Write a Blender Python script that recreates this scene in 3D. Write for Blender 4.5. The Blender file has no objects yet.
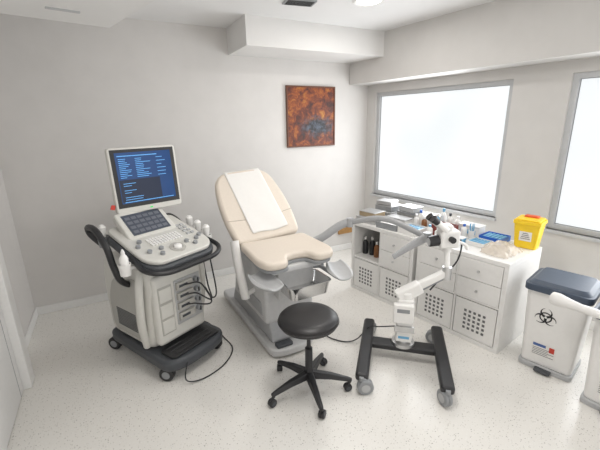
import bpy, bmesh, math, random
from mathutils import Vector, Matrix
random.seed(4)
sc = bpy.context.scene
sc.view_settings.view_transform = 'Standard'
V = Vector
rad = math.radians

# ---------------------------------------------------------------- materials
MATS = {}
def mat(name, col, rough=0.5, metal=0.0, noise=0.04, scale=30.0, emit=0.0, ecol=None, coat=0.0, alpha=1.0, bump=0.0, trans=0.0):
    if name in MATS: return MATS[name]
    m = bpy.data.materials.new(name); m.use_nodes = True
    nt = m.node_tree; n = nt.nodes; l = nt.links
    p = n['Principled BSDF']
    tc = n.new('ShaderNodeTexCoord')
    nz = n.new('ShaderNodeTexNoise'); nz.inputs['Scale'].default_value = scale; nz.inputs['Detail'].default_value = 4
    l.new(tc.outputs['Object'], nz.inputs['Vector'])
    cr = n.new('ShaderNodeValToRGB')
    a = [max(0, c*(1-noise)) for c in col[:3]]; b = [min(1, c*(1+noise)) for c in col[:3]]
    cr.color_ramp.elements[0].position = 0.3; cr.color_ramp.elements[1].position = 0.7
    cr.color_ramp.elements[0].color = (*a, 1); cr.color_ramp.elements[1].color = (*b, 1)
    l.new(nz.outputs['Fac'], cr.inputs['Fac']); l.new(cr.outputs['Color'], p.inputs['Base Color'])
    p.inputs['Roughness'].default_value = rough; p.inputs['Metallic'].default_value = metal
    if coat: p.inputs['Coat Weight'].default_value = coat
    if trans: p.inputs['Transmission Weight'].default_value = trans
    if alpha < 1: p.inputs['Alpha'].default_value = alpha
    if emit:
        p.inputs['Emission Color'].default_value = (*(ecol or col)[:3], 1); p.inputs['Emission Strength'].default_value = emit
    if bump:
        bp = n.new('ShaderNodeBump'); bp.inputs['Strength'].default_value = bump; bp.inputs['Distance'].default_value = 0.01
        l.new(nz.outputs['Fac'], bp.inputs['Height']); l.new(bp.outputs['Normal'], p.inputs['Normal'])
    MATS[name] = m
    return m

M_wall = mat('wall_paint', (0.65, 0.63, 0.61), 0.7, noise=0.02, scale=6, bump=0.05)
M_wallr = mat('wall_paint_light', (0.62, 0.605, 0.585), 0.7, noise=0.02, scale=6)
M_ceil = mat('ceiling_paint', (0.75, 0.745, 0.74), 0.8, noise=0.01, scale=5)
M_box = mat('boxing_paint', (0.74, 0.73, 0.715), 0.7, noise=0.01, scale=5)
M_trim = mat('white_trim', (0.80, 0.795, 0.78), 0.35, noise=0.02)
M_white = mat('white_laminate', (0.77, 0.76, 0.74), 0.35, noise=0.015)
M_white2 = mat('white_panel', (0.74, 0.735, 0.725), 0.4, noise=0.015)
M_dark = mat('dark_gap', (0.03, 0.03, 0.03), 0.8)
M_hole = mat('dark_hole', (0.13, 0.13, 0.13), 0.8)
M_black = mat('black_plastic', (0.018, 0.018, 0.02), 0.4, noise=0.1)
M_blackl = mat('black_leather', (0.016, 0.015, 0.016), 0.38, noise=0.15, bump=0.1, scale=120)
M_grayd = mat('charcoal_plastic', (0.055, 0.06, 0.068), 0.45, noise=0.05)
M_gray = mat('mid_gray_plastic', (0.27, 0.28, 0.29), 0.45)
M_graym = mat('steel_gray_plastic', (0.36, 0.365, 0.375), 0.4)
M_grayl = mat('light_gray_plastic', (0.45, 0.455, 0.46), 0.4)
M_grayp = mat('pale_gray_plastic', (0.54, 0.54, 0.54), 0.4)
M_cream = mat('cream_plastic', (0.62, 0.61, 0.57), 0.4, noise=0.02)
M_creamd = mat('cream_plastic_dark', (0.42, 0.41, 0.38), 0.45, noise=0.02)
M_beige = mat('beige_upholstery', (0.69, 0.615, 0.53), 0.5, noise=0.02, bump=0.04, scale=60)
M_beiged = mat('beige_seam', (0.46, 0.40, 0.34), 0.6)
M_alu = mat('brushed_aluminium', (0.55, 0.56, 0.57), 0.45, 0.2, noise=0.03)
M_steel = mat('stainless_steel', (0.68, 0.68, 0.68), 0.18, 1.0, noise=0.03)
M_steelb = mat('brushed_steel', (0.58, 0.58, 0.58), 0.32, 0.85, noise=0.03)
M_whitep = mat('white_plastic', (0.80, 0.79, 0.77), 0.3, noise=0.015)
M_slate = mat('slate_blue_lid', (0.055, 0.075, 0.11), 0.45, noise=0.05)
M_yellow = mat('yellow_plastic', (0.88, 0.60, 0.02), 0.35)
M_red = mat('red_plastic', (0.55, 0.04, 0.02), 0.4)
M_orange = mat('orange_red_plastic', (0.70, 0.10, 0.02), 0.4)
M_blue = mat('blue_plastic', (0.02, 0.13, 0.55), 0.4)
M_lblue = mat('light_blue', (0.15, 0.40, 0.62), 0.4)
M_brown = mat('brown_plastic', (0.22, 0.09, 0.03), 0.3)
M_wood = mat('orange_wood', (0.42, 0.23, 0.08), 0.5, noise=0.2, scale=12)
M_kraft = mat('cardboard', (0.40, 0.31, 0.20), 0.7)
M_paper = mat('white_paper', (0.78, 0.765, 0.74), 0.8, noise=0.01)
M_clear = mat('clear_film', (0.75, 0.66, 0.55), 0.2, alpha=0.6, bump=0.6, scale=25)
M_scr = mat('screen_navy', (0.01, 0.03, 0.09), 0.15, emit=0.55, ecol=(0.010, 0.06, 0.20), noise=0.2, scale=5)
M_scrt = mat('screen_text_blue', (0.1, 0.3, 0.6), 0.4, emit=0.5, ecol=(0.12, 0.42, 0.85))
M_scrd = mat('screen_dark', (0.01, 0.014, 0.03), 0.15, emit=0.3, ecol=(0.01, 0.03, 0.08))
M_touch = mat('touch_screen_gray', (0.05, 0.06, 0.08), 0.25, emit=0.05, ecol=(0.3, 0.33, 0.4))
M_touchk = mat('touch_key_gray', (0.13, 0.14, 0.17), 0.35)
M_green = mat('green_light', (0.05, 0.5, 0.1), 0.4, emit=0.6)
M_lamp = mat('lamp_glow', (1, 1, 1), 0.5, emit=9.0, ecol=(1, 0.97, 0.92))

def pane_mat():
    m = mat('frosted_pane', (0.10, 0.10, 0.10), 0.6, emit=1.0, ecol=(0.9, 0.95, 1.0), noise=0.0)
    nt = m.node_tree; n = nt.nodes; l = nt.links; p = n['Principled BSDF']
    tc = n.new('ShaderNodeTexCoord'); nz = n.new('ShaderNodeTexNoise'); nz.inputs['Scale'].default_value = 0.9; nz.inputs['Detail'].default_value = 1
    l.new(tc.outputs['Object'], nz.inputs['Vector'])
    cr = n.new('ShaderNodeValToRGB'); cr.color_ramp.elements[0].position = 0.35; cr.color_ramp.elements[0].color = (0.83, 0.87, 0.885, 1)
    cr.color_ramp.elements[1].position = 0.62; cr.color_ramp.elements[1].color = (0.93, 0.95, 0.96, 1)
    l.new(nz.outputs['Fac'], cr.inputs['Fac']); l.new(cr.outputs['Color'], p.inputs['Emission Color'])
    return m
M_pane = pane_mat()

def floor_mat():
    m = bpy.data.materials.new('speckled_vinyl'); m.use_nodes = True
    nt = m.node_tree; n = nt.nodes; l = nt.links; p = n['Principled BSDF']
    tc = n.new('ShaderNodeTexCoord')
    def speck(scale, thr, colA, colB_in, seed):
        mp = n.new('ShaderNodeMapping'); mp.inputs['Location'].default_value = (seed, seed*1.7, 0)
        l.new(tc.outputs['Object'], mp.inputs['Vector'])
        vo = n.new('ShaderNodeTexVoronoi'); vo.inputs['Scale'].default_value = scale; vo.inputs['Randomness'].default_value = 1
        l.new(mp.outputs['Vector'], vo.inputs['Vector'])
        sep = n.new('ShaderNodeSeparateColor'); l.new(vo.outputs['Color'], sep.inputs[0])
        lt = n.new('ShaderNodeMath'); lt.operation = 'LESS_THAN'; lt.inputs[1].default_value = thr[0]; l.new(vo.outputs['Distance'], lt.inputs[0])
        l2 = n.new('ShaderNodeMath'); l2.operation = 'LESS_THAN'; l2.inputs[1].default_value = thr[1]; l.new(sep.outputs[0], l2.inputs[0])
        mu = n.new('ShaderNodeMath'); mu.operation = 'MULTIPLY'; l.new(lt.outputs[0], mu.inputs[0]); l.new(l2.outputs[0], mu.inputs[1])
        mx = n.new('ShaderNodeMix'); mx.data_type = 'RGBA'
        l.new(mu.outputs[0], mx.inputs['Factor']); mx.inputs[7].default_value = (*colA, 1)
        if isinstance(colB_in, tuple): mx.inputs[6].default_value = (*colB_in, 1)
        else: l.new(colB_in, mx.inputs[6])
        return mx.outputs[2]
    c = speck(95, (0.30, 0.30), (0.59, 0.57, 0.53), (0.79, 0.77, 0.73), 3)
    c = speck(75, (0.25, 0.17), (0.42, 0.40, 0.37), c, 11)
    c = speck(130, (0.3, 0.3), (0.84, 0.83, 0.81), c, 23)
    l.new(c, p.inputs['Base Color']); p.inputs['Roughness'].default_value = 0.24
    return m
M_floor = floor_mat()

def painting_mat():
    m = bpy.data.materials.new('abstract_autumn_paint'); m.use_nodes = True
    nt = m.node_tree; n = nt.nodes; l = nt.links; p = n['Principled BSDF']
    tc = n.new('ShaderNodeTexCoord')
    nz = n.new('ShaderNodeTexNoise'); nz.inputs['Scale'].default_value = 9; nz.inputs['Detail'].default_value = 10; nz.inputs['Roughness'].default_value = 0.7; nz.inputs['Distortion'].default_value = 0.6
    l.new(tc.outputs['Object'], nz.inputs['Vector'])
    cr = n.new('ShaderNodeValToRGB'); e = cr.color_ramp
    e.elements[0].position = 0.36; e.elements[0].color = (0.03, 0.008, 0.004, 1)
    e.elements[1].position = 0.70; e.elements[1].color = (0.52, 0.26, 0.04, 1)
    x = e.elements.new(0.47); x.color = (0.12, 0.022, 0.008, 1)
    x = e.elements.new(0.57); x.color = (0.30, 0.075, 0.012, 1)
    l.new(nz.outputs['Fac'], cr.inputs['Fac'])
    mp = n.new('ShaderNodeMapping'); mp.inputs['Location'].default_value = (-0.30, 0, 0.85); mp.inputs['Scale'].default_value = (4.0, 1, 7.5)
    l.new(tc.outputs['Object'], mp.inputs['Vector'])
    ln = n.new('ShaderNodeVectorMath'); ln.operation = 'LENGTH'; l.new(mp.outputs['Vector'], ln.inputs[0])
    ad = n.new('ShaderNodeMath'); ad.operation = 'ADD'; l.new(ln.outputs['Value'], ad.inputs[0]); l.new(nz.outputs['Fac'], ad.inputs[1])
    mr = n.new('ShaderNodeMapRange'); mr.inputs[1].default_value = 1.0; mr.inputs[2].default_value = 1.6; mr.inputs[3].default_value = 1; mr.inputs[4].default_value = 0
    l.new(ad.outputs[0], mr.inputs[0])
    n2 = n.new('ShaderNodeTexNoise'); n2.inputs['Scale'].default_value = 26; n2.inputs['Detail'].default_value = 6; l.new(tc.outputs['Object'], n2.inputs['Vector'])
    c2 = n.new('ShaderNodeValToRGB'); c2.color_ramp.elements[0].position = .42; c2.color_ramp.elements[0].color = (0.015, 0.014, 0.018, 1); c2.color_ramp.elements[1].position = .7; c2.color_ramp.elements[1].color = (0.09, 0.11, 0.15, 1)
    l.new(n2.outputs['Fac'], c2.inputs['Fac'])
    mx = n.new('ShaderNodeMix'); mx.data_type = 'RGBA'
    l.new(mr.outputs[0], mx.inputs['Factor']); l.new(cr.outputs['Color'], mx.inputs[6]); l.new(c2.outputs['Color'], mx.inputs[7])
    l.new(mx.outputs[2], p.inputs['Base Color']); p.inputs['Roughness'].default_value = 0.5
    return m

# ---------------------------------------------------------------- mesh builder
def fillet(pts, r, n=5):
    out = []; N = len(pts)
    for i in range(N):
        v = V(pts[i]); a = V(pts[i-1]); b = V(pts[(i+1) % N])
        rr = r[i] if isinstance(r, (list, tuple)) else r
        if rr <= 0: out.append(tuple(v)); continue
        ra = min(rr, (a-v).length*0.48); rb = min(rr, (b-v).length*0.48)
        p0 = v+(a-v).normalized()*ra; p2 = v+(b-v).normalized()*rb
        for k in range(n+1):
            t = k/n
            q = p0*(1-t)**2 + v*2*t*(1-t) + p2*t*t
            out.append(tuple(q))
    return out

def smooth_path(pts, n=8):
    P = [V(p) for p in pts]; out = []
    for i in range(len(P)-1):
        p0 = P[i-1] if i > 0 else P[i]*2-P[i+1]
        p1 = P[i]; p2 = P[i+1]; p3 = P[i+2] if i+2 < len(P) else P[i+1]*2-P[i]
        for k in range(n):
            t = k/n
            out.append(0.5*((2*p1)+(-p0+p2)*t+(2*p0-5*p1+4*p2-p3)*t*t+(-p0+3*p1-3*p2+p3)*t**3))
    out.append(P[-1])
    return out

class B:
    def __init__(s, m=None, M=None):
        s.bm = bmesh.new(); s.mats = []; s.i = 0; s.M = M or Matrix.Identity(4)
        if m: s.use(m)
    def use(s, m):
        if m not in s.mats: s.mats.append(m)
        s.i = s.mats.index(m); return s
    def v(s, p): return s.bm.verts.new(s.M @ V(p))
    def f(s, vs):
        try:
            f = s.bm.faces.new(vs); f.material_index = s.i; return f
        except ValueError: return None
    def box(s, c, d, R=None, taper=1.0):
        hx, hy, hz = d[0]/2, d[1]/2, d[2]/2; vs = []
        for z in (-1, 1):
            k = taper if z > 0 else 1
            for x, y in ((-1, -1), (1, -1), (1, 1), (-1, 1)):
                p = V((x*hx*k, y*hy*k, z*hz))
                if R: p = R @ p
                vs.append(s.v(V(c)+p))
        for q in ((3, 2, 1, 0), (4, 5, 6, 7), (0, 1, 5, 4), (1, 2, 6, 5), (2, 3, 7, 6), (3, 0, 4, 7)):
            s.f([vs[i] for i in q])
        return s
    def bx(s, x0, x1, y0, y1, z0, z1):
        return s.box(((x0+x1)/2, (y0+y1)/2, (z0+z1)/2), (abs(x1-x0), abs(y1-y0), abs(z1-z0)))
    def beam(s, p1, p2, w1, h1, w2=None, h2=None):
        w2 = w2 or w1; h2 = h2 or h1
        p1 = V(p1); p2 = V(p2); d = (p2-p1).normalized(); u = d.cross(V((0, 0, 1))).normalized(); w = u.cross(d)
        A = [s.v(p1+u*a*w1/2+w*b*h1/2) for a, b in ((-1, -1), (1, -1), (1, 1), (-1, 1))]
        C = [s.v(p2+u*a*w2/2+w*b*h2/2) for a, b in ((-1, -1), (1, -1), (1, 1), (-1, 1))]
        s.f(A[::-1]); s.f(C)
        for k in range(4): s.f([A[k], A[(k+1) % 4], C[(k+1) % 4], C[k]])
        return s
    def cyl(s, p1, p2, r1, r2=None, seg=20, caps=True):
        r2 = r1 if r2 is None else r2
        p1 = V(p1); p2 = V(p2); d = (p2-p1).normalized()
        u = d.orthogonal().normalized(); w = d.cross(u)
        A = []; Bq = []
        for k in range(seg):
            a = 2*math.pi*k/seg; o = u*math.cos(a)+w*math.sin(a)
            A.append(s.v(p1+o*r1)); Bq.append(s.v(p2+o*r2))
        for k in range(seg):
            j = (k+1) % seg; s.f([A[k], A[j], Bq[j], Bq[k]])
        if caps: s.f(A[::-1]); s.f(Bq)
        return s
    def tube(s, pts, r, seg=10, sm=8, flat=None):
        P = smooth_path(pts, sm) if sm else [V(p) for p in pts]
        rings = []; u = None
        for i, p in enumerate(P):
            d = (P[min(i+1, len(P)-1)]-P[max(i-1, 0)]).normalized()
            if u is None:
                u = d.cross(V((0, 0, 1)))
                if u.length < 1e-3: u = V((1, 0, 0))
                u.normalize()
            u = (u-d*u.dot(d)).normalized(); w = d.cross(u)
            rr = r(i/(len(P)-1)) if callable(r) else r
            fu, fw = flat or (1, 1)
            rings.append([s.v(p+(u*math.cos(2*math.pi*k/seg)*fu+w*math.sin(2*math.pi*k/seg)*fw)*rr) for k in range(seg)])
        for a, b in zip(rings, rings[1:]):
            for k in range(seg):
                j = (k+1) % seg; s.f([a[k], a[j], b[j], b[k]])
        s.f(rings[0][::-1]); s.f(rings[-1])
        return s
    def lathe(s, prof, c=(0, 0, 0), seg=32, axis=None):
        c = V(c); R = Matrix.Identity(3)
        if axis: R = V((0, 0, 1)).rotation_difference(V(axis)).to_matrix()
        rings = []
        for r, z in prof:
            if r < 1e-5: rings.append([s.v(c+R@V((0, 0, z)))]); continue
            rings.append([s.v(c+R@V((r*math.cos(2*math.pi*k/seg), r*math.sin(2*math.pi*k/seg), z))) for k in range(seg)])
        for a, b in zip(rings, rings[1:]):
            for k in range(seg):
                j = (k+1) % seg
                if len(a) == 1 and len(b) == 1: continue
                if len(a) == 1: s.f([a[0], b[j], b[k]])
                elif len(b) == 1: s.f([a[k], a[j], b[0]])
                else: s.f([a[k], a[j], b[j], b[k]])
        return s
    def prism(s, pts, z0, z1, M=None, scale_top=1.0):
        M = M or Matrix.Identity(4)
        cx = sum(p[0] for p in pts)/len(pts); cy = sum(p[1] for p in pts)/len(pts)
        A = [s.v(M@V((p[0], p[1], z0))) for p in pts]
        C = [s.v(M@V((cx+(p[0]-cx)*scale_top, cy+(p[1]-cy)*scale_top, z1))) for p in pts]
        N = len(pts)
        s.f(A[::-1]); s.f(C)
        for k in range(N):
            j = (k+1) % N; s.f([A[k], A[j], C[j], C[k]])
        return s
    def strip(s, inner, outer, M, z):
        for k in range(len(inner)-1):
            s.f([s.v(M@V((*inner[k], z))), s.v(M@V((*outer[k], z))), s.v(M@V((*outer[k+1], z))), s.v(M@V((*inner[k+1], z)))])
        return s
    def obj(s, name, parent=None, bevel=0.0, seg=2, label=None, cat=None, kind=None, group=None, sub=0, loc=None, rz=None, angle=35):
        bmesh.ops.recalc_face_normals(s.bm, faces=s.bm.faces[:])
        me = bpy.data.meshes.new(name); s.bm.to_mesh(me); s.bm.free()
        for m in s.mats: me.materials.append(m)
        for p in me.polygons: p.use_smooth = True
        me.set_sharp_from_angle(angle=rad(angle))
        o = bpy.data.objects.new(name, me); sc.collection.objects.link(o)
        if parent: o.parent = parent
        if bevel:
            md = o.modifiers.new('b', 'BEVEL'); md.width = bevel; md.segments = seg; md.limit_method = 'ANGLE'; md.angle_limit = rad(40)
        if sub:
            md = o.modifiers.new('s', 'SUBSURF'); md.levels = sub; md.render_levels = sub
        if loc is not None: o.location = loc
        if rz is not None: o.rotation_euler = (0, 0, rz)
        if label: o['label'] = label
        if cat: o['category'] = cat
        if kind: o['kind'] = kind
        if group: o['group'] = group
        return o

def root(name, loc, rz, label, cat, group=None):
    e = bpy.data.objects.new(name, None); e.empty_display_size = 0.1
    sc.collection.objects.link(e); e.location = loc; e.rotation_euler = (0, 0, rz)
    e['label'] = label; e['category'] = cat
    if group: e['group'] = group
    return e

def Rx(a): return Matrix.Rotation(a, 3, 'X')
def Ry(a): return Matrix.Rotation(a, 3, 'Y')
def Rz(a): return Matrix.Rotation(a, 3, 'Z')
def T(v): return Matrix.Translation(V(v))

# ---------------------------------------------------------------- room shell
H = 2.76
BW = 4.07; LW = -0.82
C = V((3.228, 4.07, 0)); d = V((0.1128, -0.9936, 0)); nO = V((0.9936, 0.1128, 0))
MW = Matrix(((d.x, nO.x, 0, C.x), (d.y, nO.y, 0, C.y), (0, 0, 1, 0), (0, 0, 0, 1)))

B(M_floor).bx(-1.0, 4.3, -1.2, BW+0.15, -0.1, 0).obj('floor', kind='structure')
B(M_ceil).bx(-1.0, 4.3, -1.2, BW+0.15, H, H+0.1).obj('ceiling', kind='structure')
B(M_wall).bx(LW-0.15, 3.6, BW, BW+0.15, 0, H).obj('wall_back', kind='structure')
B(M_wall).bx(LW-0.15, LW, -1.2, BW, 0, H).obj('wall_left', kind='structure')
w = B(M_wallr, MW)
SL, ZB, ZT = 5.0, 0.815, 2.145
w.bx(-0.05, SL, 0, 0.2, 0, ZB); w.bx(-0.05, SL, 0, 0.2, ZT, H)
wins = ((0.15, 1.88), (2.345, 4.075))
w.bx(-0.05, wins[0][0], 0, 0.2, ZB, ZT); w.bx(wins[0][1], wins[1][0], 0, 0.2, ZB, ZT); w.bx(wins[1][1], SL, 0, 0.2, ZB, ZT)
w.obj('wall_right', kind='structure')
for i, (a, b) in enumerate(wins):
    b_ = B(M_alu, MW); fw = 0.045
    n0, n1 = 0.03, 0.10
    b_.bx(a, b, n0, n1, ZB, ZB+fw); b_.bx(a, b, n0, n1, ZT-fw, ZT)
    b_.bx(a, a+fw, n0, n1, ZB+fw, ZT-fw); b_.bx(b-fw, b, n0, n1, ZB+fw, ZT-fw)
    b_.bx(a-0.012, b+0.012, -0.03, n0, ZB-0.025, ZB)
    b_.use(M_pane).bx(a+fw, b-fw, 0.06, 0.075, ZB+fw, ZT-fw)
    b_.use(M_gray)
    g = 0.005
    b_.bx(a+fw, b-fw, 0.055, 0.06, ZB+fw, ZB+fw+g); b_.bx(a+fw, b-fw, 0.055, 0.06, ZT-fw-g, ZT-fw)
    b_.bx(a+fw, a+fw+g, 0.055, 0.06, ZB+fw, ZT-fw); b_.bx(b-fw-g, b-fw, 0.055, 0.06, ZB+fw, ZT-fw)
    b_.obj('window_%d' % (i+1), kind='structure')
B(M_wallr, MW).bx(-0.03, SL, -0.305, 0, 2.245, H).obj('trim_1', kind='structure')
B(M_box).bx(1.33, 3.00, 3.50, BW, 2.50, H).obj('trim_2', kind='structure')
B(M_box).prism([(0.17, 3.21), (-0.84, 3.00), (-0.84, 0.4), (0.95, 0.4)], 2.48, H).obj('trim_3', kind='structure')
B(M_grayl).box((-0.09, 2.84, 2.477), (0.18, 0.03, 0.008), Rz(rad(11))).obj('trim_4', kind='structure')
B(M_trim).bx(LW, 3.24, BW-0.014, BW, 0, 0.085).obj('baseboard_back', bevel=0.004, kind='structure')
B(M_trim).bx(LW, LW+0.014, 2.98, BW-0.014, 0, 0.085).obj('baseboard_left', bevel=0.004, kind='structure')
B(M_trim, MW).bx(0.0, SL, -0.014, 0, 0, 0.085).obj('baseboard_right', bevel=0.004, kind='structure')
B(M_wood).bx(2.77, 3.23, BW-0.03, BW, 0.25, 0.37).obj('trim_6', bevel=0.004, kind='structure')
b_ = B(M_trim)
b_.bx(LW, -0.695, 2.83, 2.96, 0, 2.16); b_.bx(LW, -0.695, 1.71, 1.84, 0, 2.16); b_.bx(LW, -0.695, 1.84, 2.83, 2.03, 2.16)
b_.obj('trim_5', bevel=0.006, kind='structure')
b_ = B(M_white2); b_.bx(LW, -0.745, 1.845, 2.825, 0.008, 2.025)
b_.use(M_gray).bx(-0.7452, -0.744, 2.74, 2.746, 0.01, 2.02)
b_.obj('door_1', kind='structure')

# ceiling fittings
lc = (2.13, 2.71, H)
g = B(M_trim); g.lathe([(0.0, -0.004), (0.10, -0.004), (0.12, -0.012), (0.14, 0.0)], lc, 32)
g.use(M_lamp).lathe([(0, -0.007), (0.098, -0.007)], lc, 32)
g.obj('ceiling_light', label='round recessed white ceiling downlight, switched on', cat='ceiling light')
g = B(M_gray, T((1.62, 2.98, H)) @ Rz(rad(-10)).to_4x4()); g.bx(-0.13, 0.13, -0.07, 0.07, -0.012, 0)
g.use(M_dark)
for k in range(6): g.bx(-0.115, 0.115, -0.06+k*0.021, -0.048+k*0.021, -0.014, -0.011)
g.obj('air_vent', label='small rectangular slotted metal air grille set in the ceiling', cat='air vent')

# painting
r = root('painting', (2.345, BW-0.001, 1.855), 0, 'square abstract autumn painting in orange and red with dark blue mass', 'painting')
pw, ph = 0.345, 0.36
b_ = B(painting_mat()).bx(-pw+0.015, pw-0.015, -0.022, -0.004, -ph+0.015, ph-0.015); b_.obj('canvas', r)
b_ = B(mat('dark_red_frame', (0.13, 0.045, 0.02), 0.4))
b_.bx(-pw, pw, -0.03, 0, ph-0.018, ph); b_.bx(-pw, pw, -0.03, 0, -ph, -ph+0.018)
b_.bx(-pw, -pw+0.018, -0.03, 0, -ph+0.018, ph-0.018); b_.bx(pw-0.018, pw, -0.03, 0, -ph+0.018, ph-0.018)
b_.obj('frame', r, bevel=0.003)

# ---------------------------------------------------------------- casters
def caster(parent, x, y, rw=0.045, wid=0.03, ang=0.0, top=0.11, m=M_black, mh=M_grayl, M=None):
    q = T((x, y, 0)) @ Matrix.Rotation(ang, 4, 'Z')
    b_ = B(m, q)
    b_.tube([(0, 0, top), (0, 0.0, top-0.01), (0, rw*0.5, rw*1.9), (0, rw*0.5, rw)], wid*0.45, 8, 4)
    b_.cyl((0, 0, top-0.015), (0, 0, top+0.01), wid*0.6)
    c = b_.obj('caster', parent)
    b2 = B(m, q)
    b2.lathe([(0, -wid), (rw*0.85, -wid), (rw, -wid*0.75), (rw, -wid*0.15), (rw*0.9, 0), (rw, wid*0.15), (rw, wid*0.75), (rw*0.85, wid), (0, wid)], (0, rw*0.5, rw), 24, (1, 0, 0))
    b2.use(mh)
    for sgn in (-1, 1): b2.cyl((sgn*wid*0.98, rw*0.5, rw), (sgn*wid*1.05, rw*0.5, rw), rw*0.55, seg=16)
    b2.obj('wheel', c)

# ---------------------------------------------------------------- ultrasound machine
UL = V((0.235, 2.85, 0))
U = root('ultrasound_machine', UL, rad(27), 'cream and charcoal wheeled ultrasound scanner with lit screen and console', 'ultrasound machine')
b_ = B(M_grayd)
b_.prism(fillet([(-0.28, -0.40), (-0.15, -0.46), (0.15, -0.46), (0.28, -0.40), (0.26, 0.40), (-0.26, 0.40)], 0.08), 0.085, 0.175)
b_.obj('base', U, bevel=0.025, seg=3)
b_ = B(M_black)
b_.prism(fillet([(-0.22, -0.41), (0.22, -0.41), (0.22, -0.24), (-0.22, -0.24)], 0.04), 0.175, 0.19)
for k in range(3): b_.bx(-0.18, 0.18, -0.38+k*0.05, -0.36+k*0.05, 0.19, 0.195)
b_.obj('footrest', U, bevel=0.004)
for x, y, a in ((-0.23, -0.37, 0.5), (0.23, -0.37, 0.2), (-0.23, 0.33, 0.4), (0.23, 0.33, 0.1)):
    caster(U, x, y, 0.055, 0.026, a, 0.12, M_black, M_gray)
Ms = Matrix(((0, 0, 1, 0), (1, 0, 0, 0), (0, 1, 0, 0), (0, 0, 0, 1)))
b_ = B(M_cream)
b_.prism(fillet([(-0.21, 0.17), (0.37, 0.17), (0.40, 0.62), (0.34, 0.86), (-0.22, 0.86), (-0.26, 0.68), (-0.22, 0.54)], 0.10), -0.24, 0.24, Ms)
b_.obj('body', U, bevel=0.055, seg=4)
for sx in (-1, 1):
    sp = fillet([(-0.10, 0.23), (0.30, 0.23), (0.31, 0.50), (0.22, 0.68), (-0.12, 0.74)], 0.07)
    b_ = B(M_creamd); b_.prism(sp, min(sx*0.233, sx*0.247), max(sx*0.233, sx*0.247), Ms)
    sp_ = b_.obj('side_panel', U, bevel=0.006)
    b_ = B(M_grayd)
    for k in range(11): b_.box((sx*0.248, 0.09, 0.29+k*0.014), (0.004, 0.26, 0.006))
    b_.obj('side_vent', sp_)
b_ = B(M_cream); b_.prism(fillet([(-0.215, -0.265), (0.215, -0.265), (0.215, -0.18), (-0.215, -0.18)], 0.04), 0.215, 0.77); b_.obj('front_panel', U, bevel=0.03, seg=3)
b_ = B(M_grayl); b_.bx(-0.05, 0.185, -0.272, -0.258, 0.33, 0.69)
b_.obj('connector_panel', U, bevel=0.004)
for k in range(4):
    z = 0.645-k*0.082
    b_ = B(M_creamd).bx(-0.04, 0.10, -0.297, -0.268, z-0.03, z+0.026); b_.use(M_grayd).bx(-0.025, 0.05, -0.300, -0.296, z-0.010, z+0.010)
    b_.use(M_gray).cyl((0.14, -0.268, z), (0.14, -0.305, z), 0.022, seg=16); b_.use(M_black).box((0.14, -0.308, z), (0.008, 0.01, 0.034))
    b_.obj('probe_connector', U, bevel=0.003)
b_ = B(M_creamd); b_.bx(-0.185, -0.07, -0.268, -0.258, 0.30, 0.68)
b_.use(M_cream)
for k in range(3): b_.bx(-0.178, -0.078, -0.273, -0.267, 0.31+k*0.125, 0.415+k*0.125)
b_.obj('drive_bay', U, bevel=0.003)
b_ = B(M_creamd); b_.prism(fillet([(-0.17, -0.16), (0.17, -0.16), (0.17, 0.22), (-0.17, 0.22)], 0.04), 0.84, 0.92)
b_.obj('neck', U, bevel=0.01)
MC = T((0.01, -0.13, 0.972)) @ Matrix.Rotation(rad(17), 4, 'X')
b_ = B(M_grayd, MC)
b_.prism(fillet([(-0.305, -0.20), (-0.23, -0.29), (0.23, -0.29), (0.305, -0.20), (0.295, 0.28), (-0.295, 0.28)], 0.07), -0.07, -0.012)
b_.obj('console_tray', U, bevel=0.016, seg=3)
b_ = B(M_cream, MC)
b_.prism(fillet([(-0.285, -0.18), (-0.215, -0.26), (0.215, -0.26), (0.285, -0.18), (0.275, 0.30), (-0.275, 0.30)], 0.06), -0.012, 0.02)
b_.obj('console', U, bevel=0.01, seg=3)
b_ = B(M_black, MC); b_.tube([(-0.29, -0.05, -0.02), (-0.315, -0.24, -0.02), (-0.21, -0.335, -0.02), (0, -0.345, -0.02), (0.21, -0.335, -0.02), (0.315, -0.24, -0.02), (0.29, -0.05, -0.02)], 0.018, 10, 8)
b_.obj('front_handle', U)
b_ = B(M_whitep, MC)
for ro in range(4):
    for co in range(11):
        b_.box((-0.13+co*0.024, -0.055+ro*0.024, 0.025), (0.019, 0.019, 0.01))
b_.obj('keyboard', U, bevel=0.002)
b_ = B(M_grayl, MC)
for k in range(8): b_.box((0.185+(k % 2)*0.04, -0.04+(k//2)*0.045, 0.024), (0.028, 0.025, 0.012))
b_.obj('function_keypad', U, bevel=0.002)
for k, (x, y) in enumerate(((-0.20, -0.12), (-0.14, -0.18), (-0.11, -0.12), (0.10, -0.13), (0.14, -0.18), (0.19, -0.13), (0.24, -0.10), (-0.23, -0.03), (-0.19, 0.02))):
    b_ = B(M_gray, MC); b_.lathe([(0.018, 0.018), (0.016, 0.038), (0.0, 0.039)], (x, y, 0), 16)
    b_.obj('control_knob', U)
b_ = B(M_creamd, MC); b_.lathe([(0.06, 0.018), (0.058, 0.025), (0.036, 0.026)], (0, -0.16, 0), 28)
b_.use(M_whitep).lathe([(0.032, 0.02), (0.028, 0.036), (0.015, 0.044), (0, 0.046)], (0, -0.16, 0), 24)
b_.obj('trackball', U)
MT = MC @ T((-0.02, 0.185, 0.055)) @ Matrix.Rotation(rad(22), 4, 'X')
b_ = B(M_cream, MT); b_.prism(fillet([(-0.20, -0.115), (0.20, -0.115), (0.19, 0.14), (-0.19, 0.14)], 0.025), -0.045, 0.01)
tp = b_.obj('touch_panel', U, bevel=0.008)
b_ = B(M_touch, MT); b_.box((0, 0.012, 0.011), (0.31, 0.195, 0.003))
b_.use(M_touchk)
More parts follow.
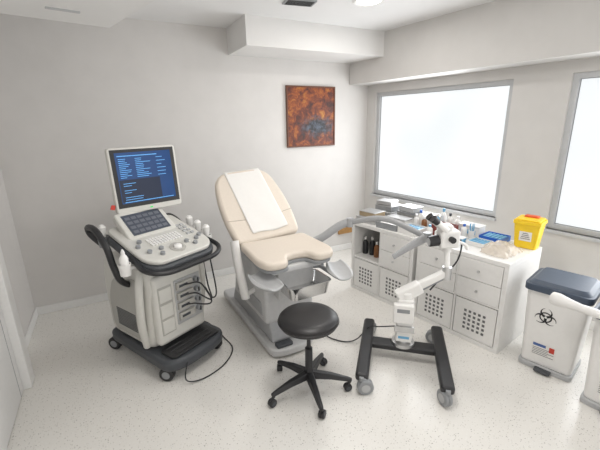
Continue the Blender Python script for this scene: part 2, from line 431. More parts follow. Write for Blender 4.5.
for ro in range(4):
    for co in range(6): b_.box((-0.12+co*0.048, -0.055+ro*0.043, 0.0131), (0.038, 0.026, 0.0012))
b_.obj('touch_screen', tp)
b_ = B(M_cream)
b_.tube([(0.0, 0.14, 0.92), (0.03, 0.19, 1.05), (0.05, 0.20, 1.2), (0.06, 0.18, 1.36)], 0.05, 14, 8)
b_.cyl((0.0, 0.13, 0.88), (0.0, 0.14, 1.0), 0.08, 0.06)
b_.obj('monitor_arm', U)
MM = T((0.095, 0.13, 1.408)) @ Matrix.Rotation(rad(-10), 4, 'Z') @ Matrix.Rotation(rad(-4), 4, 'X')
mo = B(M_cream, MM)
Mf = Matrix(((1, 0, 0, 0), (0, 0, -1, 0), (0, 1, 0, 0), (0, 0, 0, 1)))
mo.prism(fillet([(-0.255, -0.25), (0.255, -0.25), (0.255, 0.235), (-0.255, 0.235)], 0.03), -0.03, 0.02, Mf)
mo.prism(fillet([(-0.18, -0.14), (0.18, -0.14), (0.18, 0.15), (-0.18, 0.15)], 0.03), -0.07, -0.03, Mf)
mo = mo.obj('monitor', U, bevel=0.008, seg=3)
s_ = B(M_black, MM); s_.prism([(-0.239, -0.205), (0.239, -0.205), (0.239, 0.22), (-0.239, 0.22)], 0.02, 0.0215, Mf)
s_.use(M_scr).prism([(-0.21, -0.175), (0.21, -0.175), (0.21, 0.198), (-0.21, 0.198)], 0.0215, 0.0225, Mf)
s_.use(M_scrd).prism([(-0.205, -0.165), (0.10, -0.165), (0.10, 0.0), (-0.205, 0.0)], 0.0225, 0.023, Mf)
def sbar(x0, x1, y0, y1, m):
    s_.use(m).prism([(x0, y0), (x1, y0), (x1, y1), (x0, y1)], 0.023, 0.0237, Mf)
sbar(-0.195, 0.1, 0.170, 0.176, M_scrt)
for k in range(11):
    y = 0.149-k*0.0135
    sbar(-0.19, -0.19+random.uniform(0.04, 0.09), y, y+0.004, M_scrt)
    sbar(-0.07, -0.07+random.uniform(0.04, 0.12), y, y+0.004, M_scrt)
    if k % 2 == 0: sbar(0.09, 0.09+random.uniform(0.03, 0.08), y, y+0.004, M_scrt)
for k in range(8):
    y = -0.03-k*0.017
    if k % 3 != 2: sbar(-0.18, -0.18+random.uniform(0.04, 0.14), y, y+0.004, M_scrt)
sbar(-0.19, 0.19, -0.168, -0.163, M_scrt)
s_.obj('screen', mo)
s_ = B(M_green, MM); s_.prism([(-0.01, -0.232), (0.01, -0.232), (0.01, -0.222), (-0.01, -0.222)], 0.02, 0.0225, Mf); s_.obj('power_light', mo)
s_ = B(M_red, MM); s_.prism(fillet([(-0.295, -0.20), (-0.265, -0.21), (-0.255, -0.175), (-0.28, -0.168)], 0.008), -0.005, 0.006, Mf); s_.obj('red_clip', mo)
for sx in (-1, 1):
    b_ = B(M_black)
    if sx < 0:
        b_.tube([(-0.25, 0.20, 0.92), (-0.30, 0.30, 1.02), (-0.325, 0.27, 1.09), (-0.345, 0.12, 1.09), (-0.35, 0.0, 0.99), (-0.345, -0.04, 0.86), (-0.31, -0.04, 0.74), (-0.22, 0.0, 0.66)], 0.023, 10, 8)
    else:
        b_.tube([(0.24, 0.26, 0.90), (0.30, 0.30, 1.0), (0.315, 0.20, 1.05), (0.32, 0.06, 0.99), (0.31, 0.02, 0.90), (0.24, 0.04, 0.82)], 0.018, 10, 8)
    b_.obj('side_handle', U)
    b_ = B(M_cream)
    b_.tube([(sx*0.23, -0.16, 0.82), (sx*0.275, -0.19, 0.68), (sx*0.275, -0.16, 0.40), (sx*0.24, -0.13, 0.20)], 0.028, 10, 8)
    b_.obj('side_rail', U)
for k, (x, y) in enumerate(((0.355, -0.20), (0.355, -0.10), (0.355, 0.0), (-0.36, -0.22), (-0.275, 0.18))):
    b_ = B(M_whitep if k != 4 else M_gray); z = 0.925+0.25*(y+0.14)
    b_.lathe([(0.034, z-0.06), (0.040, z+0.02), (0.036, z+0.02), (0.031, z-0.055), (0, z-0.055), (0, z-0.06), (0.034, z-0.06)], (x, y, 0), 20)
    b_.box((x-0.05*(1 if x > 0 else -1), y, z-0.02), (0.04, 0.03, 0.02))
    h = b_.obj('probe_holder', U)
    if k != 3:
        b_ = B(M_whitep)
        b_.lathe([(0, z-0.054), (0.012, z-0.05), (0.018, z), (0.026, z+0.06), (0.029, z+0.085), (0.014, z+0.105), (0, z+0.105)], (x, y, 0), 16)
        b_.obj('probe', U)
    if k < 3:
        b_ = B(M_black)
        b_.tube([(x, y, z-0.06), (x+0.01, y-0.01, z-0.22), (x-0.02, y-0.08, 0.45+k*0.05), (x-0.12, -0.33, 0.46-k*0.02), (0.14-0.04*k, -0.33, 0.62-k*0.07), (0.02, -0.30, 0.645-k*0.082)], 0.006, 8, 8)
        b_.obj('probe_cable', U)
b_ = B(M_black)
b_.tube([(0.25, 0.1, 0.87), (0.31, 0.02, 0.7), (0.28, -0.1, 0.5), (0.27, -0.05, 0.32), (0.24, 0.1, 0.2)], 0.006, 8, 8)
b_.obj('cable', U)
b_ = B(M_black)
b_.tube([(-0.12, -0.44, 0.15), (-0.20, -0.50, 0.04), (-0.10, -0.56, 0.008), (0.10, -0.57, 0.008), (0.28, -0.48, 0.008), (0.35, -0.32, 0.008), (0.34, -0.15, 0.10), (0.26, -0.05, 0.16)], 0.005, 8, 8)
b_.obj('floor_cable', U)

def gel_bottle(x, y, z):
    b_ = B(M_whitep); b_.lathe([(0, 0), (0.026, 0), (0.028, 0.01), (0.028, 0.11), (0.02, 0.13), (0.012, 0.14), (0, 0.14)], (0, 0, 0), 20)
    rr = root('gel_bottle', (x, y, z), 0, 'white plastic ultrasound gel bottle with nozzle cap', 'bottle')
    b_.obj('bottle_body', rr)
    b_ = B(M_white2); b_.lathe([(0.013, 0.14), (0.013, 0.155), (0.005, 0.175), (0, 0.175)], (0, 0, 0), 16); b_.obj('nozzle_cap', rr)
ca, sa = math.cos(rad(27)), math.sin(rad(27))
def ul(x, y): return (UL.x+ca*x-sa*y, UL.y+sa*x+ca*y)
gx, gy = ul(-0.36, -0.22); gel_bottle(gx, gy, 0.925+0.25*(-0.08)-0.0545)

# ---------------------------------------------------------------- examination chair
K = root('examination_chair', (1.17, 2.75, 0), rad(1), 'reclined beige gynaecological examination chair on light gray motorised base', 'examination chair')
b_ = B(M_grayp)
b_.prism(fillet([(-0.25, -0.48), (-0.16, -0.53), (0.06, -0.53), (0.16, -0.45), (0.20, 0.0), (0.22, 0.70), (0.14, 0.76), (-0.25, 0.76)], 0.06), 0.02, 0.085)
for x, y in ((-0.2, -0.45), (0.1, -0.42), (-0.2, 0.7), (0.14, 0.7)): b_.cyl((x, y, 0), (x, y, 0.03), 0.03)
b_.obj('base_plate', K, bevel=0.02, seg=3)
b_ = B(M_graym)
b_.prism(fillet([(-0.42, 0.08), (0.55, 0.08), (0.46, 0.26), (-0.32, 0.28)], 0.04), -0.20, 0.19, Ms)
b_.obj('base_skirt', K, bevel=0.025, seg=3)
b_ = B(M_grayp)
b_.prism(fillet([(-0.36, 0.22), (0.42, 0.22), (0.30, 0.70), (-0.10, 0.72), (-0.34, 0.56)], 0.06), -0.225, 0.215, Ms)
b_.obj('lift_column', K, bevel=0.035, seg=3)
b_ = B(M_graym)
b_.prism(fillet([(-0.30, 0.28), (0.30, 0.28), (0.22, 0.40), (-0.26, 0.40)], 0.03), -0.231, 0.221, Ms)
b_.obj('column_cover', K, bevel=0.01, seg=2)
b_ = B(M_grayp)
b_.prism(fillet([(-0.48, 0.70), (0.05, 0.70), (0.30, 0.94), (0.22, 0.98), (-0.02, 0.78), (-0.48, 0.755)], 0.02), -0.22, 0.22, Ms)
b_.obj('seat_frame', K, bevel=0.012, seg=2)
seat = fillet([(-0.32, -0.47), (-0.27, -0.575), (-0.12, -0.575), (-0.085, -0.45), (0.085, -0.45), (0.12, -0.575), (0.27, -0.575), (0.32, -0.47), (0.30, -0.04), (-0.30, -0.04)], [0.09, 0.09, 0.05, 0.06, 0.06, 0.05, 0.09, 0.09, 0.04, 0.04])
MSe = T((0, 0, 0.805)) @ Matrix.Rotation(rad(1), 4, 'X')
b_ = B(M_beige, MSe); b_.prism(seat, -0.015, 0.048); b_.obj('seat_cushion', K, bevel=0.022, seg=4)
b_ = B(M_gray, MSe); b_.prism([(x*0.94, -0.02+y*0.95) for x, y in seat], -0.042, -0.015); b_.obj('seat_pan', K, bevel=0.006)
ang = rad(45)
MB = T((-0.01, -0.04, 0.85)) @ Matrix.Rotation(ang, 4, 'X') @ Matrix.Rotation(rad(4), 4, 'Z')
back = fillet([(-0.295, 0.0), (0.295, 0.0), (0.325, 0.22), (0.315, 0.48), (0.25, 0.755), (-0.25, 0.755), (-0.315, 0.48), (-0.325, 0.22)], [0.06, 0.06, 0.12, 0.14, 0.18, 0.18, 0.14, 0.12])
b_ = B(M_beige, MB); b_.prism(back, -0.085, 0.0); b_.obj('backrest', K, bevel=0.03, seg=4)
b_ = B(M_gray, MB); b_.prism([(x*0.93, 0.02+y*0.95) for x, y in back], -0.11, -0.085); b_.obj('backrest_shell', K, bevel=0.008)
b_ = B(M_beiged, MB); b_.tube([(-0.31, 0.24, 0.0), (0, 0.21, 0.0005), (0.31, 0.24, 0.0)], 0.003, 6, 6)
b_.obj('seam', K)
b_ = B(M_whitep)
b_.tube([(-0.31, -0.14, 0.40), (-0.34, -0.11, 0.66), (-0.34, -0.04, 0.88)], 0.027, 12, 8, flat=(1, 1.4))
b_.tube([(-0.17, -0.12, 0.47), (-0.31, -0.14, 0.43)], 0.02, 10, 0)
b_.obj('side_post', K)
for sx in (-1, 1):
    px, py, pz = (-0.285, -0.54, 0.705) if sx < 0 else (0.31, -0.60, 0.68)
    b_ = B(M_gray)
    b_.tube([(sx*0.19, -0.30, 0.70), (sx*0.28, -0.38, 0.64), (px, py+0.06, pz-0.07)], 0.018, 10, 8)
    b_.cyl((sx*0.22, -0.32, 0.65), (sx*0.31, -0.36, 0.65), 0.032)
    b_.obj('leg_holder_rod', K)
    b_ = B(M_grayl)
    b_.M = T((px, py, pz)) @ Matrix.Rotation(rad(sx*-15), 4, 'Z') @ Matrix.Rotation(rad(8), 4, 'X')
    n1_, n2_ = 12, 12; rows = []
    for off in (0, 1):
        g_ = []
        for i in range(n1_+1):
            t = i/n1_; yy = -0.12+0.27*t; wv = 0.080*(0.72+0.28*math.sin(math.pi*t)); rr = []
            th_ = 0.045*math.sin(math.pi*(0.12+0.76*t))
            for j in range(n2_+1):
                a = rad(200+140*j/n2_); rr.append(b_.v((math.cos(a)*(wv+off*th_*0.6), yy, math.sin(a)*(0.032+off*th_)+0.025)))
            g_.append(rr)
        rows.append(g_)
    I, O = rows
    for i in range(n1_):
        for j in range(n2_):
            b_.f([I[i][j], I[i+1][j], I[i+1][j+1], I[i][j+1]]); b_.f([O[i][j], O[i][j+1], O[i+1][j+1], O[i+1][j]])
        b_.f([I[i][0], O[i][0], O[i+1][0], I[i+1][0]]); b_.f([I[i][-1], I[i+1][-1], O[i+1][-1], O[i][-1]])
    for j in range(n2_):
        b_.f([I[0][j], I[0][j+1], O[0][j+1], O[0][j]]); b_.f([I[-1][j], O[-1][j], O[-1][j+1], I[-1][j+1]])
    b_.obj('leg_holder_pad', K, bevel=0.008)
# steel basin
b_ = B(M_steel)
A_ = fillet([(-0.14, -0.645), (0.20, -0.645), (0.20, -0.40), (-0.14, -0.40)], 0.05)
n_ = len(A_); cx, cy = 0.03, -0.52
levels = [(1.08, 0.645), (1.0, 0.645), (0.90, 0.555), (0.82, 0.545), (0.92, 0.54), (1.02, 0.635), (1.08, 0.64)]
R_ = [[b_.v((cx+(p[0]-cx)*k, cy+(p[1]-cy)*k, z)) for p in A_] for k, z in levels]
R_.append(R_[0])
for a, c_ in zip(R_, R_[1:]):
    for k in range(n_): b_.f([a[k], a[(k+1) % n_], c_[(k+1) % n_], c_[k]])
b_.f([b_.v((cx+(p[0]-cx)*0.83, cy+(p[1]-cy)*0.83, 0.5465)) for p in A_])
b_.obj('drain_basin', K)
b_ = B(M_grayp); b_.bx(-0.14, 0.18, -0.42, -0.24, 0.46, 0.70); b_.obj('basin_holder', K, bevel=0.01)
b_ = B(M_grayd); b_.prism(fillet([(-0.20, -0.50), (-0.06, -0.50), (-0.06, -0.43), (-0.20, -0.43)], 0.02), 0.085, 0.11); b_.obj('foot_pedal', K, bevel=0.006)
MK = T(K.location) @ Matrix.Rotation(rad(1), 4, 'Z')
inv = MK.inverted()
P1, P2, P3, P4, P5 = [inv @ V(p) for p in ((1.42, 2.56, .80), (1.76, 2.405, .973), (1.92, 2.15, 1.034), (2.07, 1.843, .941), (1.815, 1.923, .802))]
b_ = B(M_graym)
b_.tube([P1-V((0.02, 0, 0.02)), P1.lerp(P2, 0.35)+V((0, 0, -0.02)), P1.lerp(P2, 0.75)+V((0, 0, 0.01)), P2], 0.036, 12, 8, flat=(0.45, 1.0))
b_.cyl(P2-V((0, 0, 0.04)), P2+V((0, 0, 0.035)), 0.03)
b_.cyl((0.2, -0.16, 0.76), P1, 0.022)
a_ = b_.obj('swing_arm', K)
b_ = B(M_graym); b_.tube([P2, P3, P4], 0.024, 12, 8, flat=(0.6, 1)); b_.cyl(P4-V((0, 0, 0.035)), P4+V((0, 0, 0.035)), 0.03); b_.obj('extension_arm', a_)
b_ = B(M_graym)
b_.tube([P4, P4.lerp(P5, 0.5)+V((0, 0, 0.005)), P5], lambda t: 0.036-0.016*t, 12, 8, flat=(0.4, 1.1)); b_.obj('arm_paddle', a_)

# paper sheet over backrest
b_ = B(M_paper); gx_ = []
for i in range(17):
    row = []
    t = i/16
    for j in range(13):
        s = j/12; x = -0.165+0.35*s+0.02*(1-t)
        vv = 0.07+t*0.68; zz = 0.003+0.002*(1+math.sin(s*9+t*7))*(1-t)
        if i == 16: vv = 0.763; zz = -0.03
        if i == 15: vv = 0.75; zz = 0.0
        if i == 0: vv += 0.008*math.sin(s*8)
        p = MB @ V((x, vv, zz))
        row.append(b_.v(MK @ p))
    gx_.append(row)
for i in range(16):
    for j in range(12): b_.f([gx_[i][j], gx_[i][j+1], gx_[i+1][j+1], gx_[i+1][j]])
o = b_.obj('paper_sheet', label='thin white paper strip draped down the chair backrest', cat='paper sheet', sub=1)
md = o.modifiers.new('t', 'SOLIDIFY'); md.thickness = 0.001; md.offset = 1

# ---------------------------------------------------------------- stool
S = root('stool', (1.03, 1.845, 0), 0, 'round black padded rolling stool with five-star base', 'stool')
b_ = B(M_blackl)
b_.lathe([(0, 0.505), (0.165, 0.505), (0.19, 0.517), (0.20, 0.540), (0.197, 0.561), (0.18, 0.577), (0.14, 0.585), (0, 0.588)], seg=48); b_.obj('seat', S)
b_ = B(M_blackl); b_.lathe([(0.199, 0.537), (0.204, 0.541), (0.199, 0.545)], seg=48); b_.obj('piping', S)
b_ = B(M_black); b_.lathe([(0, 0.49), (0.10, 0.49), (0.15, 0.505), (0, 0.506)], seg=32); b_.lathe([(0.03, 0.44), (0.034, 0.49), (0, 0.491)], seg=20); b_.obj('seat_plate', S)
b_ = B(M_black); b_.lathe([(0, 0.09), (0.034, 0.09), (0.034, 0.13), (0.027, 0.15), (0.025, 0.33), (0.016, 0.335)], seg=24); b_.lathe([(0.014, 0.33), (0.014, 0.45)], seg=16); b_.obj('gas_column', S)
b_ = B(M_black); b_.tube([(0.03, 0, 0.48), (0.12, 0.02, 0.475), (0.17, 0.03, 0.46)], 0.006, 8, 4); b_.obj('lever', S)
for k in range(5):
    a = rad(-72+72*k-32)
    q = Matrix.Rotation(a, 4, 'Z')
    b_ = B(M_black, q)
    A = [(0.02, 0.034, 0.105, 0.15), (0.15, 0.026, 0.098, 0.133), (0.27, 0.018, 0.078, 0.102), (0.295, 0.012, 0.076, 0.094)]
    rs = []
    for x, wd, z0, z1 in A: rs.append([b_.v((x, -wd, z0)), b_.v((x, wd, z0)), b_.v((x, wd*0.6, z1)), b_.v((x, -wd*0.6, z1))])
    for p_, n_2 in zip(rs, rs[1:]):
        for j in range(4): b_.f([p_[j], p_[(j+1) % 4], n_2[(j+1) % 4], n_2[j]])
    b_.f(rs[0]); b_.f(rs[-1])
    b_.obj('leg', S, bevel=0.004)
    caster(S, 0.28*math.cos(a), 0.28*math.sin(a), 0.028, 0.02, a+0.9+k, 0.08, M_black, M_grayd)

# ---------------------------------------------------------------- colposcope
ax = V((0.68, 0.733, 0)); phi = math.atan2(ax.y, ax.x)
QL = V((1.78, 1.725, 0))
Q = root('colposcope', QL, phi-math.pi/2, 'white binocular colposcope on black H-shaped wheeled stand', 'colposcope')
iq = (T(QL) @ Matrix.Rotation(phi-math.pi/2, 4, 'Z')).inverted()
for sx in (-1, 1):
    b_ = B(M_black)
    b_.prism(fillet([(sx*0.275-0.045, -0.38), (sx*0.275+0.045, -0.38), (sx*0.275+0.045, 0.38), (sx*0.275-0.045, 0.38)], 0.03), 0.085, 0.145)
    b_.obj('base_leg', Q, bevel=0.018, seg=3)
    for y in (-0.385, 0.34): caster(Q, sx*0.275, y, 0.055, 0.026, sx*0.9+y, 0.12, M_gray, M_grayl)
b_ = B(M_black); b_.prism(fillet([(-0.24, 0.02), (0.24, 0.02), (0.24, 0.13), (-0.24, 0.13)], 0.01), 0.09, 0.13)
b_.obj('cross_bar', Q, bevel=0.01)
cx, cy = 0.0, 0.09
b_ = B(M_steelb); b_.lathe([(0.0, 0.125), (0.085, 0.125), (0.085, 0.15), (0.05, 0.155), (0.045, 0.2)], (cx, cy, 0), 28); b_.obj('column_foot', Q)
b_ = B(M_whitep); b_.prism(fillet([(cx-0.06, cy-0.06), (cx+0.06, cy-0.06), (cx+0.06, cy+0.06), (cx-0.06, cy+0.06)], 0.015), 0.17, 0.52)
b_.obj('column', Q, bevel=0.008)
b_ = B(M_whitep); b_.bx(cx-0.085, cx+0.06, cy-0.105, cy-0.055, 0.35, 0.50); cb = b_.obj('control_box', Q, bevel=0.008, seg=3)
b_ = B(M_gray); b_.bx(cx-0.06, cx+0.03, cy-0.1065, cy-0.104, 0.44, 0.47); b_.obj('switch_panel', cb)
b_ = B(M_lblue); b_.bx(cx-0.04, cx+0.04, cy-0.062, cy-0.059, 0.20, 0.22); b_.obj('rating_label', Q)
b_ = B(M_steelb); b_.bx(cx-0.07, cx+0.073, cy-0.075, cy-0.055, 0.26, 0.31); b_.obj('clamp_plate', Q, bevel=0.004)
E = iq @ V((2.10, 1.658, .716)); Hd = iq @ V((2.126, 1.70, .97))
Ctop = V((cx, cy, 0.55))
dv = (E-Ctop); dn = dv.normalized()
b_ = B(M_whitep); b_.cyl((cx, cy, 0.50), (cx, cy, 0.57), 0.05); b_.beam(Ctop-dn*0.07, Ctop+dn*0.12, 0.08, 0.11, 0.075, 0.09)
b_.obj('arm_housing', Q, bevel=0.012, seg=3)
b_ = B(M_whitep); b_.beam(Ctop+dn*0.08+V((0, 0, 0.012)), E-dn*0.02, 0.055, 0.055, 0.05, 0.05); b_.obj('spring_arm', Q, bevel=0.008)
b_ = B(M_gray); b_.beam(Ctop+dn*0.08-V((0, 0, 0.034)), E-dn*0.03-V((0, 0, 0.036)), 0.02, 0.018); b_.obj('link_rod', Q)
b_ = B(M_steelb); b_.cyl(E-V((0, 0, 0.055)), E+V((0, 0, 0.04)), 0.034); b_.obj('pivot', Q)
b_ = B(M_whitep); b_.cyl(E, Hd-V((0, 0, 0.06)), 0.02)
b_.cyl(Hd-V((0, 0, 0.11)), Hd-V((0, 0, 0.05)), 0.032); b_.obj('head_post', Q)
fwd = (iq.to_3x3() @ V((-0.88, 0.40, 0.0))).normalized()
upv = V((0, 0, 1)); rt = fwd.cross(upv).normalized()
MH = Matrix(((rt.x, fwd.x, 0, Hd.x), (rt.y, fwd.y, 0, Hd.y), (rt.z, fwd.z, 1, Hd.z), (0, 0, 0, 1)))
b_ = B(M_whitep, MH)
b_.prism(fillet([(-0.055, -0.07), (0.055, -0.07), (0.055, 0.07), (-0.055, 0.07)], 0.02), -0.07, 0.058)
b_.prism(fillet([(-0.042, -0.02), (0.042, -0.02), (0.042, 0.05), (-0.042, 0.05)], 0.02), 0.05, 0.10)
hd = b_.obj('scope_head', Q, bevel=0.012, seg=3)
b_ = B(M_black, MH); b_.cyl((0, 0.07, -0.02), (0, 0.14, -0.03), 0.042, 0.038); b_.use(M_grayl).cyl((0, 0.14, -0.03), (0, 0.144, -0.0305), 0.028); b_.obj('objective_lens', hd)
for sx in (-1, 1):
    b_ = B(M_whitep, MH); b_.cyl((sx*0.034, 0.03, 0.06), (sx*0.034, 0.10, 0.12), 0.026, 0.024); b_.use(M_black).cyl((sx*0.034, 0.10, 0.12), (sx*0.034, 0.14, 0.155), 0.022, 0.029)
    b_.obj('eyepiece', hd)
    b_ = B(M_black, MH); b_.cyl((sx*0.055, 0.0, 0.0), (sx*0.088, 0.0, 0.0), 0.022); b_.obj('adjustment_knob', hd)
b_ = B(M_black, MH); b_.tube([(0.02, -0.06, -0.02), (0.04, -0.13, -0.06), (0.02, -0.1, -0.2), (0.0, 0.02, -0.32), (0.0, 0.1, -0.42)], 0.006, 8, 8); b_.obj('light_cable', Q)
b_ = B(M_whitep, MH); b_.tube([(0.0, -0.05, -0.03), (0.0, -0.13, -0.06), (0.0, -0.16, -0.10)], 0.012, 10, 6); b_.obj('grip', hd)
b_ = B(M_black)
b_.tube([(cx-0.04, cy-0.05, 0.30), (cx-0.16, cy-0.02, 0.26), (cx-0.20, cy+0.12, 0.17), (-0.27, 0.2, 0.16), (-0.36, 0.2, 0.04), (-0.45, 0.18, 0.008), (-0.58, 0.20, 0.008), (-0.66, 0.26, 0.008)], 0.005, 8, 8)
b_.obj('power_cable', Q)

# ---------------------------------------------------------------- cabinets
O0 = V((2.505, 1.437)); aD = V((-0.165, 0.986)); bD = V((0.986, 0.165)); th = rad(-80.5)
ZC = 0.764; DP = 0.60
def top(s, dd, z=ZC+0.001):
    p = O0+aD*s+bD*dd; return (p.x, p.y, z)
def perforated(parent, x0, x1, z0, z1):
    y = -DP/2
    b_ = B(M_white); b_.bx(x0+0.003, x1-0.003, y+0.004, y+0.05, z0+0.003, z1-0.006)
    b_.use(M_hole)
    mx, mz = (x0+x1)/2, (z0+z1)/2
    for i in range(5):
        for j in range(5):
            b_.box((mx+(i-2)*0.039, y+0.0035, mz+(j-2)*0.039-0.012), (0.021, 0.002, 0.021))
    return b_.obj('perforated_door', parent)
def drawer(parent, x0, x1, z0, z1):
    y = -DP/2
    b_ = B(M_white); b_.bx(x0, x1, y-0.006, y+0.014, z0, z1); dr = b_.obj('drawer', parent, bevel=0.002)
    b_ = B(M_steelb); mx, mz = (x0+x1)/2, (z0+z1)/2
    b_.lathe([(0.004, 0), (0.004, 0.012), (0.011, 0.018), (0.010, 0.024), (0, 0.025)], (mx, y-0.006, mz), 14, (0, -1, 0)); b_.obj('knob', dr)
def cabinet(s, open_left, label):
    p = O0+aD*s+bD*(DP/2)
    c = root('storage_cabinet', (p.x, p.y, 0), th, label, 'cabinet', 'white cube storage cabinets along the window wall')
    hw = 0.39; t = 0.034; ti = 0.016
    b_ = B(M_white)
    b_.bx(-hw, hw, -DP/2, DP/2, 0, t); b_.bx(-hw, hw, -DP/2, DP/2, ZC-t, ZC)
    b_.bx(-hw, -hw+t, -DP/2, DP/2, t, ZC-t); b_.bx(hw-t, hw, -DP/2, DP/2, t, ZC-t)
    b_.bx(-ti/2, ti/2, -DP/2, DP/2, t, ZC-t); b_.bx(-hw+t, hw-t, -DP/2, DP/2-0.001, ZC/2-ti/2, ZC/2+ti/2)
    b_.bx(-hw+t, hw-t, DP/2-0.01, DP/2-0.002, t, ZC-t)
    b_.obj('body', c, bevel=0.0015)
    zl0, zl1, zu0, zu1 = t+0.003, ZC/2-ti/2-0.003, ZC/2+ti/2+0.003, ZC-t-0.003
    xl0, xl1, xr0, xr1 = -hw+t+0.003, -ti/2-0.003, ti/2+0.003, hw-t-0.003
    perforated(c, xl0, xl1, zl0, zl1); perforated(c, xr0, xr1, zl0, zl1)
    zm = (zu0+zu1)/2
    for (a, b2) in ((xl0, xl1), (xr0, xr1)):
        if open_left and a == xl0: continue
        drawer(c, a, b2, zu0, zm-0.002); drawer(c, a, b2, zm+0.002, zu1)
    return c
cabinet(0.395, False, 'white cube storage unit with four drawers and two perforated doors')
cabinet(1.215, True, 'white cube storage unit with one open compartment holding bottles')

zs = ZC/2+0.008+0.001
def bottle(s, dd, z, h, r, m, mc, lab, grp):
    x, y, _ = top(s, dd); rr = root('bottle', (x, y, z), 0, lab, 'bottle', grp)
    b_ = B(m); b_.lathe([(0, 0), (r*0.95, 0), (r, r*0.15), (r, h*0.62), (r*0.85, h*0.72), (r*0.38, h*0.8), (r*0.36, h*0.86), (0, h*0.86)], seg=20)
    b_.obj('bottle_body', rr)
    b_ = B(mc); b_.lathe([(r*0.45, h*0.84), (r*0.45, h), (0, h)], seg=16); b_.obj('cap', rr)
for k, (s, dd, h, m) in enumerate(((1.53, 0.14, 0.19, M_black), (1.45, 0.16, 0.20, M_black), (1.37, 0.14, 0.17, M_brown), (1.29, 0.15, 0.19, M_whitep))):
    nm = 'black' if m == M_black else 'brown' if m == M_brown else 'white'
    bottle(s, dd, zs, h, 0.030, m, M_whitep, '%s plastic bottle with white cap in the open compartment' % nm, 'bottles in the open cabinet compartment')

def boxitem(name, s, dd, size, m, lab, cat, z=ZC+0.001, rz=0.0, lid=None, m2=None, grp=None):
    x, y, z = top(s, dd, z); rr = root(name, (x, y, z), th+rz, lab, cat, grp)
    b_ = B(m); b_.bx(-size[0]/2, size[0]/2, -size[1]/2, size[1]/2, 0, size[2]*0.9)
    if m2: b_.use(m2).bx(-size[0]*0.35, size[0]*0.35, -size[1]/2-0.001, -size[1]/2, size[2]*0.2, size[2]*0.6)
    b_.obj('box_body', rr, bevel=0.003)
    b_ = B(lid or m); b_.bx(-size[0]/2-0.003, size[0]/2+0.003, -size[1]/2-0.003, size[1]/2+0.003, size[2]*0.86, size[2]); b_.obj('lid', rr, bevel=0.003)
g1 = 'metal instrument boxes on the cabinet top'
ib = 'brushed metal instrument box on the cabinet top'
boxitem('instrument_box', 1.48, 0.44, (0.24, 0.22, 0.08), M_steelb, ib, 'box', grp=g1, lid=M_grayl)
boxitem('instrument_box', 1.48, 0.44, (0.22, 0.19, 0.06), M_gray, 'dark gray instrument box stacked on another', 'box', z=ZC+0.083, grp=g1, lid=M_steelb)
boxitem('instrument_box', 1.50, 0.44, (0.18, 0.15, 0.04), M_steelb, 'brushed metal instrument box on top of a stack', 'box', z=ZC+0.145, grp=g1, rz=0.15)
boxitem('instrument_box', 1.47, 0.16, (0.25, 0.22, 0.06), M_steelb, ib, 'box', lid=M_grayl, grp=g1, rz=0.05)
boxitem('instrument_box', 1.47, 0.16, (0.21, 0.17, 0.055), M_kraft, 'tan and metal instrument box stacked on another', 'box', z=ZC+0.063, lid=M_steelb, grp=g1, rz=0.02)
boxitem('instrument_box', 1.21, 0.47, (0.22, 0.18, 0.11), M_steelb, ib, 'box', lid=M_gray, grp=g1)
boxitem('instrument_box', 1.21, 0.47, (0.19, 0.15, 0.05), M_grayl, 'light gray instrument box stacked on another', 'box', z=ZC+0.113, lid=M_steelb, grp=g1, rz=-0.1)
boxitem('glove_box', 1.20, 0.27, (0.24, 0.13, 0.08), M_whitep, 'white cardboard glove box with gray lid', 'box', m2=M_gray, lid=M_grayl)
boxitem('supply_carton', 0.985, 0.49, (0.18, 0.13, 0.11), M_kraft, 'beige cardboard supply box with blue print', 'box', m2=M_lblue, lid=M_whitep)
boxitem('tissue_box', 0.56, 0.49, (0.20, 0.12, 0.10), M_whitep, 'white tissue box with blue printed side', 'box', m2=M_lblue)
boxitem('dressing_pack', 0.57, 0.09, (0.14, 0.09, 0.03), M_paper, 'small white paper dressing pack', 'dressing pack', rz=0.1)
boxitem('tablet_box', 0.53, 0.20, (0.13, 0.07, 0.05), M_lblue, 'small light blue cardboard box', 'box', rz=0.0, lid=M_whitep)
def openbox(name, s, dd, size, m, mi, lab, cat, rz=0):
    x, y, z = top(s, dd); sx, sy, sz = size; t = 0.006
    rr = root(name, (x, y, z), th+rz, lab, cat)
    b_ = B(m)
    b_.bx(-sx/2, sx/2, -sy/2, sy/2, 0, t); b_.bx(-sx/2, sx/2, -sy/2, -sy/2+t, t, sz); b_.bx(-sx/2, sx/2, sy/2-t, sy/2, t, sz)
    b_.bx(-sx/2, -sx/2+t, -sy/2+t, sy/2-t, t, sz); b_.bx(sx/2-t, sx/2, -sy/2+t, sy/2-t, t, sz)
    b_.obj('tray_body', rr)
    for k in range(5):
        b_ = B(mi); b_.box((-sx*0.34+k*sx*0.17, 0, t+sz*0.42), (sx*0.12, sy*0.75, sz*0.75), Ry(0.05*(k-2)))
        b_.obj('packet', rr, bevel=0.003)
openbox('supply_tray', 1.18, 0.10, (0.24, 0.14, 0.06), M_gray, M_whitep, 'gray tray filled with white packets', 'tray', 0.05)
openbox('supply_tray', 0.94, 0.13, (0.20, 0.19, 0.06), M_whitep, M_lblue, 'white tray filled with light blue packets', 'tray', -0.05)
openbox('supply_box', 0.71, 0.29, (0.18, 0.16, 0.10), mat('maroon_card', (0.22, 0.05, 0.04), 0.6), M_whitep, 'open maroon box holding white packs', 'box', 0.0)
openbox('blue_tray', 0.34, 0.48, (0.19, 0.18, 0.045), M_blue, M_lblue, 'bright blue plastic tray with blue packets', 'tray', 0.0)
